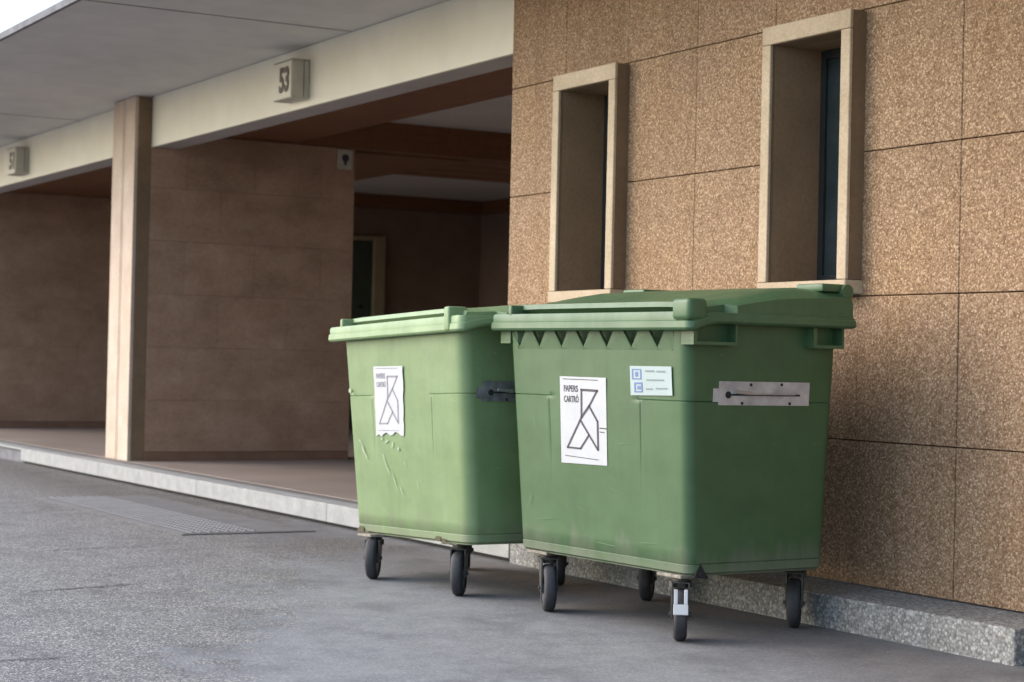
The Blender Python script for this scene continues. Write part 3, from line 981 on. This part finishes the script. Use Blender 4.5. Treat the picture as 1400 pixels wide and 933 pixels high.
def sticker(bin_, pts, jag, ink, eps):
    st = quad_sheet('sticker', 'paper', bin_, pts, eps, 10 if jag else 5, 14 if jag else 8, jag)
    W, H = 0.400, 0.755       # drawing units measured on the photograph's sticker
    def m(x, y):
        f, g = x / W, y / H
        uu = lerp(lerp(pts[0][0], pts[1][0], f), lerp(pts[3][0], pts[2][0], f), g)
        zz = lerp(lerp(pts[0][1], pts[1][1], f), lerp(pts[3][1], pts[2][1], f), g)
        return (uu, front_v(zz) - eps - 0.0012, zz)
    bm = bmesh.new()
    def line(a, b_, w):
        ax, ay = a; bx_, by = b_
        dx, dy = bx_ - ax, by - ay
        L = math.hypot(dx, dy); nx, ny = -dy / L * w / 2, dx / L * w / 2
        ex, ey = dx / L * w * .4, dy / L * w * .4
        q = [(ax + nx - ex, ay + ny - ey), (ax - nx - ex, ay - ny - ey), (bx_ - nx + ex, by - ny + ey), (bx_ + nx + ex, by + ny + ey)]
        bm.faces.new([bm.verts.new(m(*p)) for p in q])
    w = 0.015
    line((.190, .112), (.325, .115), 0.021)
    line((.190, .112), (.187, .350), w)
    line((.325, .115), (.255, .250), w)
    line((.255, .250), (.187, .350), 0.018)
    line((.187, .350), (.060, .615), w)
    line((.060, .618), (.175, .622), 0.016)
    line((.175, .620), (.250, .500), w)
    line((.180, .380), (.250, .500), w)
    line((.250, .500), (.325, .625), w)
    line((.255, .250), (.325, .380), w)
    line((.325, .380), (.327, .625), w)
    line((.030, .022), (.330, .024), 0.006)
    line((.040, .690), (.330, .710), 0.006)
    if not jag:
        line((.345, .435), (.395, .437), 0.010)
        line((.345, .468), (.380, .470), 0.008)
    fin('bird_emblem', bm, ink, st)
    for txt, yy, wd in (('PAPERS', .130, .125), ('CARTR\u00d3', .222, .130)):
        me = text_mesh(txt, 0.05, 0.0, 0.0011)
        xs = [v.co.x for v in me.vertices]; ys_ = [v.co.y for v in me.vertices if True]
        x0, x1 = min(xs), max(xs)
        for v in me.vertices:
            fx = (v.co.x - x0) / (x1 - x0)
            v.co = m(0.035 + fx * wd, yy - v.co.y * 1.55)
        link('lettering', me, M[ink], st)
    return st

def info_label(bin_):
    pts = [(.260, 1.049), (.522, 1.050), (.523, .939), (.260, .934)]
    lb = quad_sheet('info_label', 'label', bin_, pts, 0.0065, 4, 3)
    def m(f, g):
        uu = lerp(lerp(pts[0][0], pts[1][0], f), lerp(pts[3][0], pts[2][0], f), g)
        zz = lerp(lerp(pts[0][1], pts[1][1], f), lerp(pts[3][1], pts[2][1], f), g)
        return (uu, front_v(zz) - 0.0078, zz)
    def rects(name, L, mat):
        bm = bmesh.new()
        for (a, b_, c, d) in L:
            bm.faces.new([bm.verts.new(m(*p)) for p in ((a, c), (a, d), (b_, d), (b_, c))])
        fin(name, bm, mat, lb)
    rects('blue_symbol', [(.05, .28, .10, .14), (.05, .08, .14, .42), (.25, .28, .14, .42), (.05, .28, .42, .46), (.13, .20, .20, .36),
                          (.10, .30, .56, .62), (.10, .13, .62, .88), (.27, .30, .62, .88), (.10, .30, .86, .90), (.17, .25, .68, .80)], 'label_blue')
    rects('print', [(.38, .60, .14, .20), (.65, .86, .15, .21), (.40, .82, .45, .50), (.38, .55, .76, .81), (.62, .9, .74, .79)], 'label_grey')

def make_bin(label, pos, rz, tilt, mats, teeth, rc):
    b = thing('wheeled_bin', label, 'bin', pos, (0, -tilt, rz), 'green wheeled waste containers by the wall')
    body_m, lid_m = mats
    bin_body(b, body_m, teeth, rc)
    bin_rim(b, lid_m)
    bin_lid(b, lid_m, 0.072 if teeth else 0.035)
    corner_posts(b, lid_m, teeth)
    return b

# near bin
A = make_bin('nearer darker green wheeled bin with triangular teeth under its rim and a blue printed label', (-6.476, 4.524, 0), 0.06, 0.0, ('green', 'green_lid'), True, 0.045)
comb(A, 'green')
side_pockets(A, 'green_lid')
plate(A, 'steel', -0.240, 0.222, 0.906, 0.998)
sticker(A, [(-0.222, 1.000), (0.099, 0.999), (0.088, 0.646), (-0.231, 0.642)], 0.0, 'ink', 0.0065)
info_label(A)
# far bin
B = make_bin('paler faded green wheeled bin on the left, with a torn white sticker and scuffs', (-7.845, 4.375, -0.028), 0.0, 0.037, ('faded', 'faded_lid'), False, 0.06)
plate(B, 'steel_dirty', -0.30, 0.20, 0.885, 0.975)
sticker(B, [(-0.258, 1.057), (0.048, 1.052), (0.024, 0.735), (-0.271, 0.722)], 0.010, 'ink_soft', 0.0085)

def to_local(bin_, x, y):
    p = bin_.location
    rz = bin_.rotation_euler.z
    dx, dy = x - p.x, y - p.y
    return (math.cos(rz) * dx + math.sin(rz) * dy, -math.sin(rz) * dx + math.cos(rz) * dy)

def put_caster(bin_, x, y, head, brake=False):
    u, v = to_local(bin_, x, y)
    t = -bin_.rotation_euler.y
    # height of the ground in the bin's own axes below this point
    gw = -bin_.location.z - u * math.tan(t)
    return caster(bin_, u, v, gw, 0.252, head - bin_.rotation_euler.z, brake)
D = math.radians
put_caster(A, -5.945, 4.222, D(-34), True)
put_caster(A, -6.865, 4.190, D(-25))
put_caster(A, -6.075, 4.880, D(-42))
put_caster(A, -7.02, 4.800, D(-42))
put_caster(B, -8.180, 4.005, D(-36))
put_caster(B, -7.465, 4.085, D(-37))
put_caster(B, -7.66, 4.735, D(-30))
put_caster(B, -8.40, 4.63, D(-30))

# black drain plug at the foot of the near bin
bm = bmesh.new()
u0 = WB + 0.001
pts3 = [(-0.325, 0.248), (-0.255, 0.240), (-0.294, 0.297)]
f = [bm.verts.new((u0 - 0.006, y, z)) for y, z in pts3]
g = [bm.verts.new((u0 + 0.006, y, z)) for y, z in pts3]
bm.faces.new(f[::-1]); bm.faces.new(g)
for i in range(3):
    j = (i + 1) % 3
    bm.faces.new((f[i], f[j], g[j], g[i]))
add_cyl(bm, (u0 + 0.006, -0.291, 0.258), (u0 + 0.014, -0.291, 0.258), 0.012, 12)
fin('drain_plug', bm, 'dark', A)

# paint flecks, scratches and chipped foot of the far bin
def fleck(bm, u, z, l, w, ang, eps=0.0105):
    n = 7
    c, s_ = math.cos(ang), math.sin(ang)
    P = []
    for k in range(n):
        a = 2 * PI * k / n
        r = random.uniform(0.6, 1.15)
        du, dz = math.cos(a) * l * r, math.sin(a) * w * r
        uu, zz = u + du * c - dz * s_, z + du * s_ + dz * c
        P.append(bm.verts.new((uu, front_v(zz) - eps, zz)))
    bm.faces.new(P)
for u, z, l, w, ang in ((-0.10, 0.685, .016, .006, 1.2), (-0.16, 0.70, .022, .005, .3), (-0.04, 0.665, .012, .009, .8), (-0.21, 0.712, .012, .006, 0),
                        (-0.42, 0.66, .030, .006, -1.1), (-0.39, 0.63, .028, .005, -1.0), (-0.45, 0.70, .016, .004, -.6),
                        (-0.17, 0.58, .055, .0035, -.9), (-0.10, 0.52, .060, .003, -1.05), (-0.03, 0.47, .030, .003, -1.0), (-0.20, 0.63, .022, .003, -.8),
                        (-0.53, 0.945, .016, .014, .2), (-0.50, 0.93, .010, .006, .4), (0.02, 0.60, .02, .002, -.7), (0.14, 0.50, .035, .002, -1.2)):
    bm = bmesh.new(); fleck(bm, u, z, l, w, ang); fin('scuff', bm, 'scuff_paint', B)
for u, z, l, w, ang in ((-0.50, 0.270, .045, .016, .1), (-0.43, 0.258, .03, .010, .0), (0.30, 0.268, .030, .014, -.1), (0.36, 0.262, .025, .010, .2)):
    bm = bmesh.new(); fleck(bm, u, z, l, w, ang, 0.0085); fin('chip', bm, 'chip_brown', B)
for u, z, l, w, ang in ((-0.35, 0.40, .09, .0016, .1), (0.15, 0.55, .07, .0013, -.15), (0.35, 0.36, .10, .0016, .05), (-0.1, 0.46, .05, .0012, -.3), (-0.42, 0.80, .04, .0012, -1.3), (0.2, 0.74, .05, .0012, 0.02),
                        (-0.47, 0.47, .03, .002, 1.2), (0.05, 0.33, .12, .0014, -.04)):
    bm = bmesh.new(); fleck(bm, u, z, l, w, ang, 0.0085); fin('scratch', bm, 'scratch_green', A)
